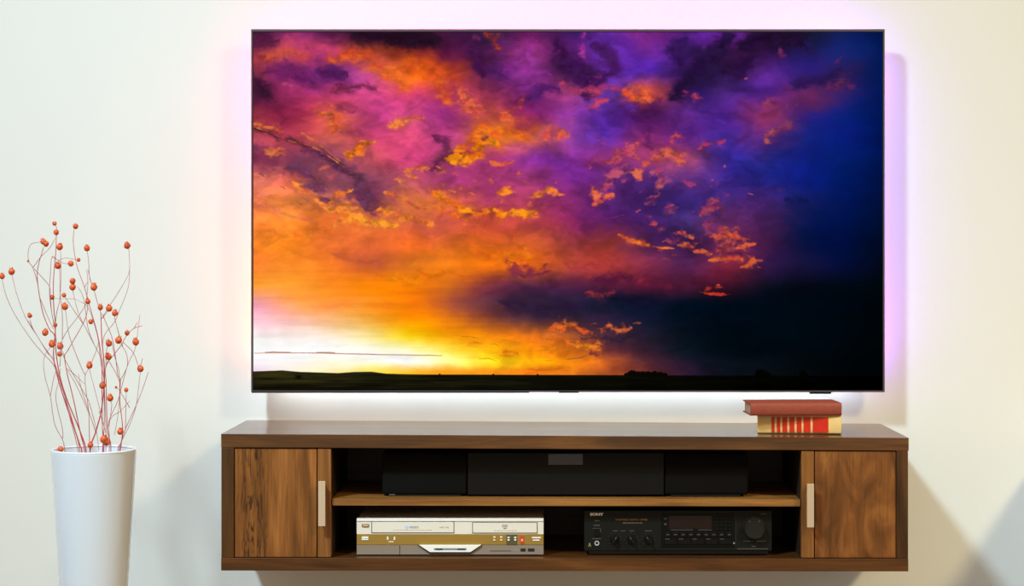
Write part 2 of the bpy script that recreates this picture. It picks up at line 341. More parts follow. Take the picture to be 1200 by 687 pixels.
    K = [  # (colour, half width, opacity, softness, raggedness, points)
    ('2a1428',13,.85,1.2,.6,[(415,40),(460,44),(510,47)]), ('5c2048',10,.7,1.3,.8,[(296,45),(320,50)]),
    ('d8603c',9,.8,1.2,1,[(296,70),(322,64),(342,62),(365,68)]), ('c8487c',9,.7,1.2,.8,[(335,42),(352,52),(372,62)]),
    ('ec7024',11,.95,1.1,1,[(385,70),(405,62),(428,66),(445,78),(460,92),(478,100)]), ('f07428',12,.9,1.1,1,[(465,84),(488,78),(508,84),(516,100),(524,118)]),
    ('d8604c',8,.7,1.1,1,[(520,95),(540,105),(545,125),(565,128)]), ('d05820',5,.95,1.1,.6,[(566,36),(578,46),(588,58)]),
    ('702860',12,.8,1.2,.9,[(312,84),(342,82),(368,94)]), ('5c2464',8,.75,1.2,.8,[(372,80),(390,86),(404,88)]),
    ('6a2840',6,.85,1.1,.9,[(392,102),(412,100),(424,98),(438,108)]), ('44203c',9,.8,1.2,.7,[(297,92),(304,104),(316,112)]),
    ('802c48',8,.6,1.2,.9,[(312,124),(335,136)]), ('782c5c',6,.6,1.2,.9,[(392,126),(415,130)]), ('903858',4,.6,1.2,.9,[(398,154),(424,154)]),
    ('c05078',4,.6,1,1,[(325,98),(345,102),(362,108)]),
    ('ee8040',6.5,.95,.9,1,[(364,132),(384,134),(396,140),(384,152)]), ('f08c40',6,.95,.8,1,[(452,152),(466,146),(480,141),(488,136),(500,142)]),
    ('f89028',7,.98,.8,1,[(404,178),(418,178),(426,172),(433,168)]), ('e88044',3,.9,.8,1,[(296,142),(308,148),(330,154)]),
    ('4c2838',4,.85,.9,.7,[(298,150),(325,160),(352,168),(372,180),(395,194),(412,206)]),
    ('5c3450',6,.7,1.1,.8,[(296,172),(312,174),(326,180)]), ('704464',11,.8,1.1,1,[(337,200),(352,196),(366,212),(378,228),(385,236)]),
    ('70405c',9,.8,1.1,1,[(350,178),(378,182),(400,190),(416,204),(422,224),(434,240),(442,248)]), ('d86c60',6,.8,1,1,[(375,196),(388,204)]),
    ('e08c40',1.3,.8,.9,1.4,[(294,147),(318,156),(342,166),(364,170),(380,180),(394,190),(412,200)]), ('e08840',1.3,.75,.9,1.4,[(352,155),(368,164),(382,176),(400,190)]),
    ('a05048',1.4,.6,.9,1.4,[(330,160),(350,172),(372,176)]),
    ('e88048',6,.8,1,1,[(310,178),(322,174),(334,178)]), ('ff9c40',3.6,.95,.8,1,[(340,208),(352,220),(362,228),(374,238),(384,246)]),
    ('ff9c34',4.5,.95,.8,1,[(386,238),(398,229),(411,222)]), ('ffa434',4,.98,.7,1,[(381,246),(398,250),(415,256),(432,261),(448,262),(463,268)]),
    ('f89438',3,.9,.8,1,[(396,243),(408,241),(424,246)]), ('f89434',4,.95,.8,1,[(444,246),(456,250),(468,256),(482,256),(506,263)]), ('f08c3c',3,.85,.8,1,[(450,226),(462,232),(478,236)]),
    ('eb8458',3,.75,1,1,[(297,204),(318,206)]), ('ffa070',3,.7,1,.6,[(296,241),(320,243),(336,252),(366,259)]),
    ('c87068',6,.5,1.2,1,[(296,190),(330,200)]),
    ('a84048',3,.5,1,1,[(478,238),(500,245)]),
    ('ff9c20',5,.98,.8,1,[(506,224),(520,233),(540,244),(556,248),(580,251),(604,251),(629,251)]), ('f88c24',4,.85,.9,1.2,[(515,238),(530,252),(548,256)]),
    ('ffa424',3,.9,.8,1,[(540,246),(575,250)]), ('ff942c',4,.95,.7,.8,[(585,225),(594,223),(602,226)]), ('f88838',3.2,.9,.8,1,[(622,229),(636,226),(648,222),(660,231)]),
    ('e87440',3.4,.85,.9,1,[(574,190),(588,192),(601,188)]), ('f08c40',3,.9,.8,1,[(476,198),(488,196),(503,198)]), ('f08c40',3,.9,.8,1,[(510,200),(519,199)]), ('e88048',2.5,.8,.8,1,[(476,205),(490,206)]),
    ('6a2c50',7,.85,1.1,.8,[(506,160),(522,166),(528,176),(514,190),(508,202)]),
    ('ff9c1c',7.5,.98,.8,1,[(524,184),(540,180),(553,182),(560,172),(570,166),(582,168)]), ('fa8828',8,.95,.9,1.1,[(540,172),(556,160),(566,148),(580,156),(592,150),(602,154),(618,162)]),
    ('e87048',7,.8,1,1,[(560,138),(548,120),(538,108)]), ('ea7038',6,.8,1,1,[(590,140),(605,128),(612,118)]), ('e86c48',5,.8,1,1,[(640,162),(648,153),(658,150)]),
    ('7a3460',3,.8,.9,1,[(568,166),(572,160)]),
    ('55246a',8,.85,1.1,.8,[(614,122),(628,110),(642,106),(658,106)]), ('4c1e50',10,.85,1.2,.8,[(548,52),(562,72),(566,90)]), ('a03c78',5,.5,1.3,.8,[(552,45),(560,48)]),
    ('9a3c98',9,.6,1.3,.9,[(586,90),(612,64),(626,78),(640,88)]), ('a040a0',4,.6,1.2,.9,[(618,50),(618,84)]),
    ('441c54',13,.9,1.2,.9,[(652,48),(664,74),(690,90),(688,112)]), ('4c1f60',9,.8,1.2,.8,[(694,50),(712,62),(722,80),(700,95)]), ('a8409c',3.5,.9,1,.7,[(686,38),(681,52),(682,66),(686,74)]),
    ('6430ac',10,.6,1.3,.6,[(730,45),(742,66),(762,88)]), ('c84868',6,.8,1.1,1,[(660,96),(676,110),(705,98),(726,106)]),
    ('ec6c3c',6.5,.98,1,.9,[(730,106),(745,114),(757,114),(766,118)]), ('d84c60',5,.8,1,1,[(688,134),(700,122),(712,118)]), ('6030a0',5,.7,1.2,.8,[(722,122),(745,126)]),
    ('f07440',5,.9,.9,1,[(650,160),(660,152),(668,158)]), ('b04880',3,.7,.9,1,[(698,158),(710,168)]),
    ('2c1844',12,.92,1.1,.8,[(856,42),(838,62),(818,80),(802,100),(788,116)]), ('3a1c5c',10,.85,1.2,.8,[(802,44),(790,58),(800,72)]), ('281438',11,.85,1.2,.7,[(868,56),(892,44),(930,46),(945,52)]),
    ('301644',9,.8,1.2,.8,[(850,84),(868,78),(884,66)]), ('5a2060',6.5,.6,1.4,1.2,[(774,112),(764,128),(758,150),(762,170)]),
    ('6c2c9c',5,.7,1.2,.6,[(816,42),(826,52)]),
    ('e06c4c',3.4,.95,.9,.9,[(786,166),(794,158),(803,162)]), ('c85060',2.6,.9,.8,1,[(820,174),(834,170),(850,165)]), ('cc4c68',3.4,.9,.9,1,[(804,108),(810,114),(820,114)]),
    ('c85468',6.5,.9,.9,1.1,[(706,190),(722,184),(740,178),(748,166)]), ('d86850',6,.95,.8,1.1,[(750,190),(765,186),(780,182),(794,180),(798,190)]), ('c85868',3,.8,.8,1.1,[(690,196),(700,190)]),
    ('c05870',5,.9,.8,1.1,[(696,222),(712,218),(718,206),(728,200)]), ('f07c50',4.5,.98,.7,1.1,[(690,222),(697,226),(697,236),(708,234),(716,230)]), ('e07058',4,.95,.7,1.1,[(738,200),(745,202),(751,206)]),
    ('6a3078',3,.7,1,.9,[(728,206),(740,214)]),
    ('b85c74',4.6,.9,.7,1.1,[(764,204),(772,200),(776,212),(784,212),(772,218)]), ('b85868',3,.9,.8,1,[(772,226),(764,234),(757,240)]), ('b0507c',3.6,.85,.9,1,[(799,214),(808,215),(815,215)]),
    ('984868',4.5,.85,.9,1,[(782,252),(790,248),(798,244)]), ('c85858',2.4,.9,.8,1,[(763,263),(771,261)]), ('90406c',1.2,.7,.9,.6,[(714,256),(732,252)]), ('a04880',2.5,.7,1,1,[(812,196),(820,194)]),
    ('fa8834',2.8,.98,.7,.6,[(724,275),(738,281),(752,285),(765,289)]), ('f08038',1.8,.95,.7,.7,[(765,289),(778,291),(790,292)]), ('d86c50',2.6,.95,.7,1,[(794,271),(803,273),(812,280)]),
    ('e47044',2.8,.95,.7,1,[(795,288),(806,287),(817,286)]), ('e06c40',2,.95,.7,1,[(814,294),(824,295),(834,298)]), ('a84860',5,.8,.9,1,[(784,282),(792,286)]),
    ('a84c60',6,.9,.8,1.1,[(824,250),(830,242),(842,242),(848,248)]), ('9c4868',7,.85,.9,1,[(824,262),(830,268),(838,258)]), ('5a2c58',4,.6,1,1,[(840,252),(850,262)]),
    ('d86440',4,.95,.7,1,[(830,278),(845,279),(857,275),(870,278)]), ('b04c50',5,.9,.8,1,[(846,268),(852,276)]),
    ('b04c50',6,.95,.7,1.1,[(842,296),(852,288),(862,290)]), ('e4703c',2,.95,.6,.7,[(830,306),(842,304),(856,303),(870,304)]), ('d86440',3,.95,.7,1,[(866,292),(876,288),(886,286)]),
    ('4c1c3c',2,.8,.8,.8,[(852,298),(870,299)]), ('d06038',4,.95,.7,1,[(868,311),(876,308),(884,302)]), ('c04848',1.6,.9,.8,.8,[(888,313),(893,314)]),
    ('8c3864',7,.7,1.2,1,[(912,56),(922,66)]), ('2c1c50',9,.6,1.3,.8,[(930,98),(965,94),(985,84)]), ('803458',6,.75,1.1,1,[(966,104),(978,100),(988,98),(1000,102)]), ('7c2f5c',3,.7,1.1,1,[(980,72),(986,66)]),
    ('2e2078',5,.6,1.2,.8,[(945,66),(965,70)]),
    ('a04464',5,.8,1,1,[(894,124),(904,118),(916,120)]), ('b04c60',2.6,.85,.9,1,[(924,122),(936,123)]), ('702c58',6,.6,1.2,1,[(894,134),(915,130)]),
    ('b0585c',3.6,.95,.8,.9,[(898,166),(902,158),(908,152)]), ('88405c',4,.8,.9,1,[(908,156),(922,148),(927,144)]), ('c85870',1.6,.9,.9,.8,[(873,91),(879,90)]),
    ('c06078',1,.9,.8,.6,[(877,226),(883,228)]), ('14205c',7,.6,1.2,.8,[(920,232),(950,236)]), ('4c2c70',3,.5,1.2,.8,[(865,222),(920,222)]),
    ('ffa010',7,.6,1.4,.6,[(440,320),(480,330),(520,318)]), ('c86048',6,.6,1.3,.8,[(385,296),(415,304),(445,312)]), ('ff9430',7,.6,1.4,.6,[(310,270),(345,276),(365,276)]),
    ('f0841c',6,.7,1.2,.8,[(560,296),(590,300),(612,292),(622,310)]), ('f07c14',5,.6,1.2,.8,[(490,320),(530,318),(545,330)]),
    ('7c2c50',7,.7,1.1,1,[(600,306),(610,320),(640,316)]), ('b04048',6,.6,1.2,1,[(660,310),(680,316),(705,310)]), ('5c2040',8,.6,1.2,1,[(700,328),(740,326)]),
    ('ac3c3c',5,.7,1.1,1,[(684,342),(706,346),(722,342)]), ('982f40',5,.6,1.2,1,[(750,330),(790,334)]),
    ('342440',10,.65,1.3,.6,[(590,356),(640,362),(680,358)]), ('141a30',9,.7,1.2,.5,[(720,352),(770,356)]),
    ('e0742c',3,.9,.7,1.2,[(640,384),(662,383),(672,388)]), ('ec7830',2.6,.95,.7,1.2,[(655,388),(680,386),(694,390)]), ('e0703c',2,.9,.7,1.2,[(700,386),(716,383),(722,388),(742,387)]),
    ('2c2038',4,.7,1.1,.8,[(680,396),(720,398),(760,394)]), ('f08c28',4,.9,1,1,[(636,400),(666,403),(690,408),(706,407)]), ('6c3838',4,.7,1.1,1,[(700,416),(690,413)]),
    ('a87858',1.3,.9,.9,.6,[(664,422),(680,420),(688,417)]), ('e8701c',2,.6,1.1,.7,[(620,434),(660,433)]),
    ('c83c28',1.8,.95,.7,.9,[(820,342),(834,345),(856,345)]), ('b04030',2.2,.9,.7,1,[(826,340),(834,336),(846,337)]), ('e06040',1.3,.95,.7,.6,[(840,334),(844,334)]),
    ('d0a080',1,.85,.8,.3,[(297,414.5),(330,414),(380,414.5),(440,416),(500,417),(518,417.5)]), ('d09070',1.3,.8,.8,.4,[(310,413.5),(340,413.5)]), ('c88c68',1.3,.8,.8,.4,[(370,413.8),(392,414)]),
    ]
    for col, w, a, so, rg, pts in K: stroke(pts, w, col, a, so, rg)
    rs = np.random.RandomState(17)        # loose flecks of lit cloud between the larger ones
    for (xa, xb, ya, yb_, n_, cs_, dxy) in ((455, 560, 186, 256, 34, ('f08c48', 'e87848', 'd86858'), (7, 2)), (560, 650, 200, 256, 16, ('f08840', 'd06858'), (6, 1)),
                                      (385, 470, 225, 266, 20, ('f89440', 'e88048'), (7, 2)), (690, 850, 180, 262, 30, ('c05c68', 'a84c70', 'd06c5c'), (6, -3)),
                                      (770, 890, 262, 312, 22, ('c85c48', 'd86c40', 'a84858'), (7, 1)), (640, 745, 380, 392, 12, ('e0702c', 'c85c34'), (6, -1)),
                                      (300, 400, 190, 240, 14, ('8a4c60', 'c86860'), (8, 4)), (620, 700, 392, 412, 12, ('f08c2c', 'e88028'), (9, 1)),
                                      (530, 640, 385, 425, 16, ('ffa01c', 'f08c1c'), (16, 2))):
        for k in range(n_):
            x = rs.uniform(xa, xb); y = rs.uniform(ya, yb_); l = rs.uniform(.5, 1.4)
            stroke([(x, y), (x+dxy[0]*l*.5, y+dxy[1]*l*.5-rs.uniform(0, 2)), (x+dxy[0]*l, y+dxy[1]*l)], rs.uniform(.9, 2.3), cs_[rs.randint(len(cs_))], rs.uniform(.3, .75), .9, 1.1)
    lum = C@np.array([.3, .5, .2]); C = np.clip(lum[..., None]+(C-lum[..., None])*1.04, 0, 1)
    C = C**(1.0+.06*(1-lum[..., None]))
    # plain under the sky, with a few far trees
    hor = np.interp(gx[0], [296,330,350,395,415,435,452,478,500,600,1035], [436,434.8,436.5,438,436.6,436.4,438.6,439.4,439.6,440,441.5])
    r = np.random.RandomState(5)
    for (cx, cy, rr) in [(741,438.4,5.5),(748,439.2,4.6),(754,438.9,4.6),(760,439,4.4),(767,438.9,4.6),(773,439.4,4.2),(779,440,3.4),(735,440,3.6),(891,437.4,5.5),(896,438.2,4.6),(901,440,3.4),(941,437.4,3.6),(945,440,2.6),(578,439.4,1),(630,439.5,.8),(515,439.2,1)]:
        hor = np.minimum(hor, np.where(np.abs(gx[0]-cx) < rr, cy-np.sqrt(np.maximum(rr*rr-(gx[0]-cx)**2, 0))*.7+.8*fbm(gx[0]/2, gx[0]*0, 9)*1, 999))
    land = np.clip((gy-hor[None])*S*.8+.5, 0, 1)[..., None]
    t = np.clip((gx-296)/739, 0, 1)[..., None]
    L0 = np.array([.15, .135, .055])*(1-t)**1.7+np.array([.012, .02, .012])*t**.3*(1-t)
    L = L0*(1+.8*fbm(gx/40, gy/2.2, 211, 4)[..., None])
    L = L*(1-.5*np.clip((gy-hor[None]-12)/6, 0, 1))[..., None]
    tree = np.exp(-((gx-349)/4)**2-((gy-442.5)/2.2)**2)[..., None]
    L = L*(1-.8*tree)
    C = C*(1-land)+L*land
    return np.clip(C, 0, 1)

# ---------------- the room ----------------
o = structure(part('wall_back', box(-4.0, 4.0, WALL, WALL+.12, 0, 3.2), M_wall))
o = structure(part('floor', box(-4.0, 4.0, .2, WALL, -.05, 0), M_floor))
hw = X(1222, WALL)
o = structure(part('added_shadow_wall', box(hw, hw+.16, WALL-.85, WALL, 0, Z(528, WALL)), M_wall))  # unseen low wall, added to cast the shadow at the lower right
bb = box(-4.0, hw, WALL-.014, WALL, 0, .085, .003)
structure(part('baseboard_back', bb, mat('skirting_paint', (.8, .8, .78, 1), .4)))

# ---------------- floating media console ----------------
FY, BY = 4.715, WALL
def warp(v):      # the cabinet top falls a few millimetres towards its right end
    z0, z1 = Z(669.5, FY), Z(511, FY)
    s = (v.x-X(662, FY))/(X(1065, FY)-X(662, FY)); t = (v.z-z0)/(z1-z0)
    return Vector((v.x, v.y, v.z-FY/FOC*s*(.5+1.8*t*t*(1 if t > 0 else 0))))
cons = thing('media_console', 'long dark walnut floating cabinet on the wall below the television', 'cabinet', (X(662, FY), BY, Z(669.5, FY)))
def cp(name, a, b, c, d, Y0=FY, Y1=BY-.001, m=M_frame, bev=.0012, parent=cons, label=None):
    # spans columns a..b and rows c..d as measured on the cabinet's front plane
    bm = add_box(bmesh.new(), X(a, FY), X(b, FY), Y0, Y1, Z(d, FY), Z(c, FY), bev)
    bmesh.ops.subdivide_edges(bm, edges=[e for e in bm.edges if abs(e.verts[0].co.x-e.verts[1].co.x) > .5], cuts=7)
    return part(name, bm, m, parent, label, warp=warp)
cp('top_panel', 259, 1065, 511, 526.5, m=M_top)
cp('bottom_panel', 259, 1064.5, 654.5, 669.5)
cp('side_panel', 259.3, 274, 526.6, 654.4, m=M_side)
cp('side_panel', 1050.5, 1064.2, 526.6, 654.4, m=M_side)
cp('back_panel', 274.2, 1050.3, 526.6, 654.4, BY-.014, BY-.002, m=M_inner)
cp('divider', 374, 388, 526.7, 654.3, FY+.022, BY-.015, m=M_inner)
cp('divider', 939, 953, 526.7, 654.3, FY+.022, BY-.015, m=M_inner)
cp('shelf', 388.6, 938.4, 585.6, 593.8, FY+.009, BY-.016, m=M_shelf, bev=.0008)
for side in (0, 1):
    a, b, st0, st1 = (274.9, 370.8, 372.0, 387.6) if side == 0 else (955.2, 1050.2, 939.4, 954.0)
    dm = M_door_l if side == 0 else M_door_r
    door = cp('door', a, b, 527.6, 653.8, FY+.004, FY+.021, m=dm, label='walnut door panel with dark gnarled streaks' if side == 0 else 'walnut door panel with smooth reddish grain and a knot')
    cp('door_stile', st0, st1, 527.6, 653.8, FY+.003, FY+.021, m=M_stile, parent=door)
    h0, h1 = (374.2, 382.4) if side == 0 else (944.4, 952.6)
    hy0, hy1 = (563, 615.5) if side == 0 else (566, 617)
    bm = add_box(bmesh.new(), X(h0, FY), X(h1, FY), FY-.022, FY-.017, Z(hy1, FY), Z(hy0, FY), .0008)
    for yy in (hy0+4, hy1-4):
        add_box(bm, X(h0+2.2, FY), X(h1-2.2, FY), FY-.018, FY+.004, Z(yy+2, FY), Z(yy-2, FY), .0005)
    part('handle', bm, M_metal, door, 'flat nickel bar handle')
# cable holes in the back panel
for px in (500, 830):
    bm = bmesh.new(); c = W3(px, 560, BY); lathe(bm, [(.026, BY-.0165), (.026, BY-.0145), (.018, BY-.0145), (.018, BY-.0165)], X(px, FY), 0, 28, 'y', Z(548, FY))
    part('cable_grommet', bm, M_black, cons)

# ---------------- television ----------------
TY = WALL-.084          # front of the frame
tv = thing('television', 'large flat television on the wall showing a purple and orange sunset', 'television', (X(665.5, TY), WALL, Z(460, TY)))
t0, t1, u0, u1 = 294.2, 1036.8, 34.2, 459.8
scr = (296.0, 1035.0, 37.0, 458.0)
bz = bmesh.new()
for a in ((t0, t1, u0, scr[2]), (t0, t1, scr[3], u1), (t0, scr[0], scr[2], scr[3]), (scr[1], t1, scr[2], scr[3])):
    pbox(*a, TY, TY+.024, .0004, 1, bm=bz)
part('bezel', bz, mat('graphite_frame', '6e6670', .3, metal=.7, noise=.05, nscale=5), tv)
part('rear_housing', box(X(t0, TY)+.006, X(t1, TY)-.006, TY+.0245, TY+.036, Z(u1, TY)+.006, Z(u0, TY)-.006, .004), M_black, tv)
inner = bmesh.new()      # thin black mask between the frame and the lit picture
part('screen_edge', pbox(scr[0], scr[1], scr[2], scr[3], TY+.003, TY+.024, bm=inner), M_black_gloss, tv)
# the picture: pixels are computed here, nothing is loaded
pix = sunset_pixels(2.0)
hgt, wid = pix.shape[:2]
img = bpy.data.images.new('sunset_picture', wid, hgt)
rgba = np.ones((hgt, wid, 4), np.float32); rgba[..., :3] = pix[::-1]
img.pixels.foreach_set(rgba.ravel()); img.update(); img.pack()
m = bpy.data.materials.new('lit_screen'); m.use_nodes = True; nt = m.node_tree; nt.nodes.clear()
outn = nt.nodes.new('ShaderNodeOutputMaterial'); em = nt.nodes.new('ShaderNodeEmission'); ti = nt.nodes.new('ShaderNodeTexImage')
ti.image = img; ti.extension = 'EXTEND'; em.inputs[1].default_value = 1.0
nt.links.new(ti.outputs[0], em.inputs[0]); nt.links.new(em.outputs[0], outn.inputs[0])
bm = bmesh.new(); uv = bm.loops.layers.uv.new('UVMap')
a, b, c, d = scr[0]+.9, scr[1]-.9, scr[2]+.8, scr[3]-.6
SY = TY+.0024
f = bm.faces.new([bm.verts.new(W3(*q, SY)) for q in ((a, d), (b, d), (b, c), (a, c))])
for l, q in zip(f.loops, ((0, 0), (1, 0), (1, 1), (0, 1))): l[uv].uv = q
ext = bmesh.ops.extrude_face_region(bm, geom=[f])     # a panel with a little thickness
bmesh.ops.translate(bm, verts=[v for v in ext['geom'] if isinstance(v, bmesh.types.BMVert)], vec=(0, .0004, 0))
part('screen', bm, m, tv)
# small details on the lower edge
part('trim_strip', pbox(295, 620, 459.2, 460.6, TY-.0012, TY+.010), M_black_gloss, tv)
part('sensor', pbox(655, 678, 458.8, 460.6, TY-.0014, TY+.010, .0003, 1), M_black, tv)
part('control_button', pbox(949, 974, 459.4, 461.8, TY-.0016, TY+.012, .0005, 1), M_black_gloss, tv)
part('wall_bracket', box(X(600, TY), X(730, TY), TY+.0365, WALL-.001, Z(330, TY), Z(170, TY), .003), M_black, tv)
# coloured light strips on the back, at the left, top and right edges
def led(name, x0, x1, y0, y1, col, s):
    s *= .95
    ya = TY+.0364
    bm = box(min(x0, x1), max(x0, x1), ya, ya+.012, min(y0, y1), max(y0, y1))
    part(name, bm, emit('glow_'+col, col, s), tv)
xl, xr, zt, zb = X(t0, TY)+.040, X(t1, TY)-.040, Z(u0, TY)-.040, Z(u1, TY)+.06
LS = 1.0
lc = ['ff7838', 'ff7444', 'ff6454', 'ff5480', 'ff4c98']
for k in range(5):
    z0 = zb+(zt-zb)*k/5; led('light_strip', xl, xl+.012, z0+.03*(k == 0), z0+(zt-zb)/5-.004, lc[k], 30*LS)
tc_ = ['ff30a0', 'ff20b0', 'ff20c0', 'f820d0', 'e830e0', 'd040f0', 'a850ff']
for k in range(7):
    x0 = xl+.014+(xr-xl-.028)*k/7; led('light_strip', x0, x0+(xr-xl-.028)/7-.004, zt-.012, zt, tc_[k], 30*LS)
rc = ['a850ff', '9858ff', '8c60ff', '8c68ff', '9c6cff']
for k in range(5):
    z0 = zb+(zt-zb)*k/5; led('light_strip', xr-.012, xr, z0, z0+(zt-zb)/5-.004, rc[k], 30*LS)
for k in range(7):  # white strips along the bottom, added as fill light for the wall below
    x0 = xl+.014+(xr-xl-.028)*k/7; led('light_strip', x0, x0+(xr-xl-.028)/7-.004, Z(u1, TY)+.056, Z(u1, TY)+.068, 'e6f0f6', 30)

# ---------------- soundbar ----------------
SB = 4.767
zs = Z(585.6, FY)+.0002
sb = thing('soundbar', 'long black soundbar with cloth ends on the middle shelf', 'soundbar', (X(662, SB), SB+.05, zs))
part('body', box(X(548, SB), X(778, SB), SB, SB+.095, zs+.004, Z(530.5, SB), .003), M_black, sb)
for a, b in ((447.5, 547.3), (778.7, 877)):
    part('end_speaker', box(X(a, SB), X(b, SB), SB+.003, SB+.092, zs+.004, Z(531, SB), .008, 3), M_cloth, sb, smooth=True)
part('display_tab', pbox(642.5, 683, 532, 545, SB-.0015, SB+.006, .0006, 1), M_tab, sb)
for a, b in ((455, 540), (786, 868)):
    bm = add_box(bmesh.new(), X(a, SB), X(b, SB), SB+.006, SB+.085, zs, zs+.0045, .001)
    part('foot', bm, M_black_gloss, sb)
part('status_label', pbox(456, 463, 579.2, 580.6, SB+.0022, SB+.004), M_print_dim, sb)

# ---------------- combination video and disc recorder ----------------
DY = 4.752
zf = Z(654.5, FY)+.0006
vr = thing('video_recorder', 'silver and gold disc and tape recorder on the cabinet floor, left of the black receiver', 'video recorder', (X(527, DY), DY+.13, zf))
part('casing', box(X(418.6, DY), X(636.4, DY), DY+.012, DY+.27, Z(649.4, DY), Z(607.6, DY), .002), M_silver, vr)
part('top_trim', pbox(418, 637, 607.4, 611.2, DY-.002, DY+.014, .0012), M_silver_hi, vr)
part('upper_fascia', pbox(418, 637, 611.3, 626.4, DY, DY+.0115, .0004, 1), M_silver, vr)
part('middle_band', pbox(418, 637, 626.6, 638.8, DY-.0006, DY+.0115, .0004, 1), M_gold, vr, 'gold band with white buttons')
part('lower_fascia', pbox(418, 637, 639.2, 650.2, DY, DY+.0115, .0004, 1), M_taupe, vr)
def framed(name, a, b, c, d, m=M_silver, lw=.7, label=None):
    p = part(name, pbox(a, b, c, d, DY-.0022, DY-.0002, .0004, 1), m, vr, label)
    bm = bmesh.new()
    for q in ((a-lw, b+lw, c-lw, c), (a-lw, b+lw, d, d+lw), (a-lw, a, c, d), (b, b+lw, c, d)): pbox(*q, DY-.0008, DY-.0001, bm=bm)
    part('gap', bm, M_dark, p); return p
cass = framed('tape_flap', 436, 531.6, 611.9, 624.4)
disc = framed('disc_tray', 554.2, 629.2, 613.0, 624.6)
bm = bmesh.new(); c = W3(476.5, 618.2, DY-.0024); lathe(bm, [(.0045, DY-.0026), (.0045, DY-.0022)], c.x, 0, 20, 'y', c.z)
part('emblem', bm, mat('pale_blue_print', 'c4d8f0', .4), cass)
text('lettering', 'VIDEO', 485, 618.1, 11, 2.6, DY-.0022, mat('blue_print', '7888b0', .5), cass, .01)
text('lettering', 'VHS  HQ', 520.5, 618.4, 11, 1.8, DY-.0022, M_print_or, cass)
bm = bmesh.new()
x = 461.0
random.seed(4)
while x < 505:
    w_ = random.uniform(1, 3.4); pbox(x, x+w_, 621.1, 621.7, DY-.0026, DY-.0021, bm=bm); x += w_+.9
part('small_print', bm, mat('tan_print', 'c0ae94', .5), cass)
text('lettering', 'DVD', 591.7, 616.6, 6.4, 3.2, DY-.0022, M_print, disc, .03)
bm = bmesh.new(); c = W3(591.7, 619.2, DY); lathe(bm, [(.0042, DY-.0026), (.0042, DY-.0022)], c.x, 0, 20, 'y', c.z)
for v in bm.verts: v.co.z = c.z+(v.co.z-c.z)*.35
part('emblem', bm, M_print, disc)
bm = bmesh.new(); x = 579.0
while x < 604:
    w_ = random.uniform(1, 3.4); pbox(x, x+w_, 621.8, 622.3, DY-.0026, DY-.0021, bm=bm); x += w_+.9
part('small_print', bm, mat('taupe_print', 'a89c8c', .5), disc)
def button(a, b, c, d, m, out=.002, name='button', par=None): return part(name, pbox(a, b, c, d, DY-.0006-out, DY+.001, .0003, 1), m, par or vr)
pw = button(424.2, 432.4, 614.4, 617.9, M_dark, .0006, 'power_button'); part('button_cap', pbox(424.9, 431.7, 614.9, 617.4, DY-.0030, DY-.0014, .0003, 1), mat('tan_cap', 'cfae7c', .4), pw)
button(424, 431.6, 629.2, 631.2, M_silver_hi); button(423.8, 431.8, 631.8, 633.3, M_silver_hi)
button(453.4, 455.2, 629.4, 633.2, M_silver_hi); button(461.4, 463.2, 629.4, 633.2, M_silver_hi); button(455.4, 461.4, 634.6, 635.9, mat('pale_gold', 'f0e0a0', .4), .001)
for a in (579.4, 587.4):
    button(a-1.3, a+1.3, 628.9, 630.6, mat('cream_cap', 'f4eec8', .4)); button(a-1.3, a+1.3, 632.3, 633.9, mat('cream_cap', 'f4eec8', .4))
dk = part('dark_panel', pbox(593.4, 606.2, 626.8, 638.6, DY-.0012, DY, .0002, 1), mat('olive_panel', '5c5438', .4), vr)
for a in (596, 603.8):
    part('button', pbox(a-1.4, a+1.4, 629.4, 631, DY-.003, DY-.0012, .0002, 1), M_white, dk); part('button', pbox(a-1.2, a+1.2, 632, 634, DY-.003, DY-.0012, .0002, 1), M_white, dk)
rb = part('record_button', pbox(609.6, 614, 627.8, 637.6, DY-.0022, DY, .0008), M_red, vr, 'red record button')
part('button_cap', pbox(610.5, 613.2, 632, 634.8, DY-.0034, DY-.0022, .0003, 1), mat('pink_cap', 'f4a890', .4), rb)
button(623.2, 634, 629.6, 631.2, M_silver_hi, .001); button(624.2, 632.4, 632.6, 634, M_silver_hi, .001)
# tapered bright lip under the band
bm = bmesh.new(); prism(bm, [(X(q[0], DY), Z(q[1], DY)) for q in ((491, 638.6), (564, 638.6), (551.4, 647), (504, 647))], DY-.006, DY)
bmesh.ops.bevel(bm, geom=bm.edges[:], offset=.0006, segments=2, affect='EDGES')
lip = part('front_lip', bm, M_silver_hi, vr, 'bright white tapered lip')
bm = bmesh.new(); prism(bm, [(X(q[0], DY), Z(q[1], DY)) for q in ((489.6, 638.9), (565.4, 638.9), (552, 648.6), (503.2, 648.6))], DY-.002, DY+.0002)
part('lip_shadow_gap', bm, M_dark, lip)
bm = pbox(508.4, 546.6, 642.6, 645, DY-.0066, DY-.0055, .0004, 1); part('display_slot', bm, mat('slot_grey', '8a9496', .3), lip)
for a, b in ((510.5, 518.5), (536, 545)): part('button', pbox(a, b, 643, 644.6, DY-.0074, DY-.0066, .0002, 1), mat('slate_cap', '3c4644', .35), lip)
part('gap', pbox(468.2, 468.9, 639.6, 650, DY-.0004, DY+.001), M_dark, vr)
for a, b, c, d, mm in ((574, 599, 645.6, 646.2, M_dark), (601, 607.6, 643.4, 646.4, M_print), (610, 616, 643, 646.6, M_dark), (618.6, 626.4, 643, 646.6, M_dark)):
    part('printed_mark', pbox(a, b, c, d, DY-.0005, DY+.001), mm, vr)
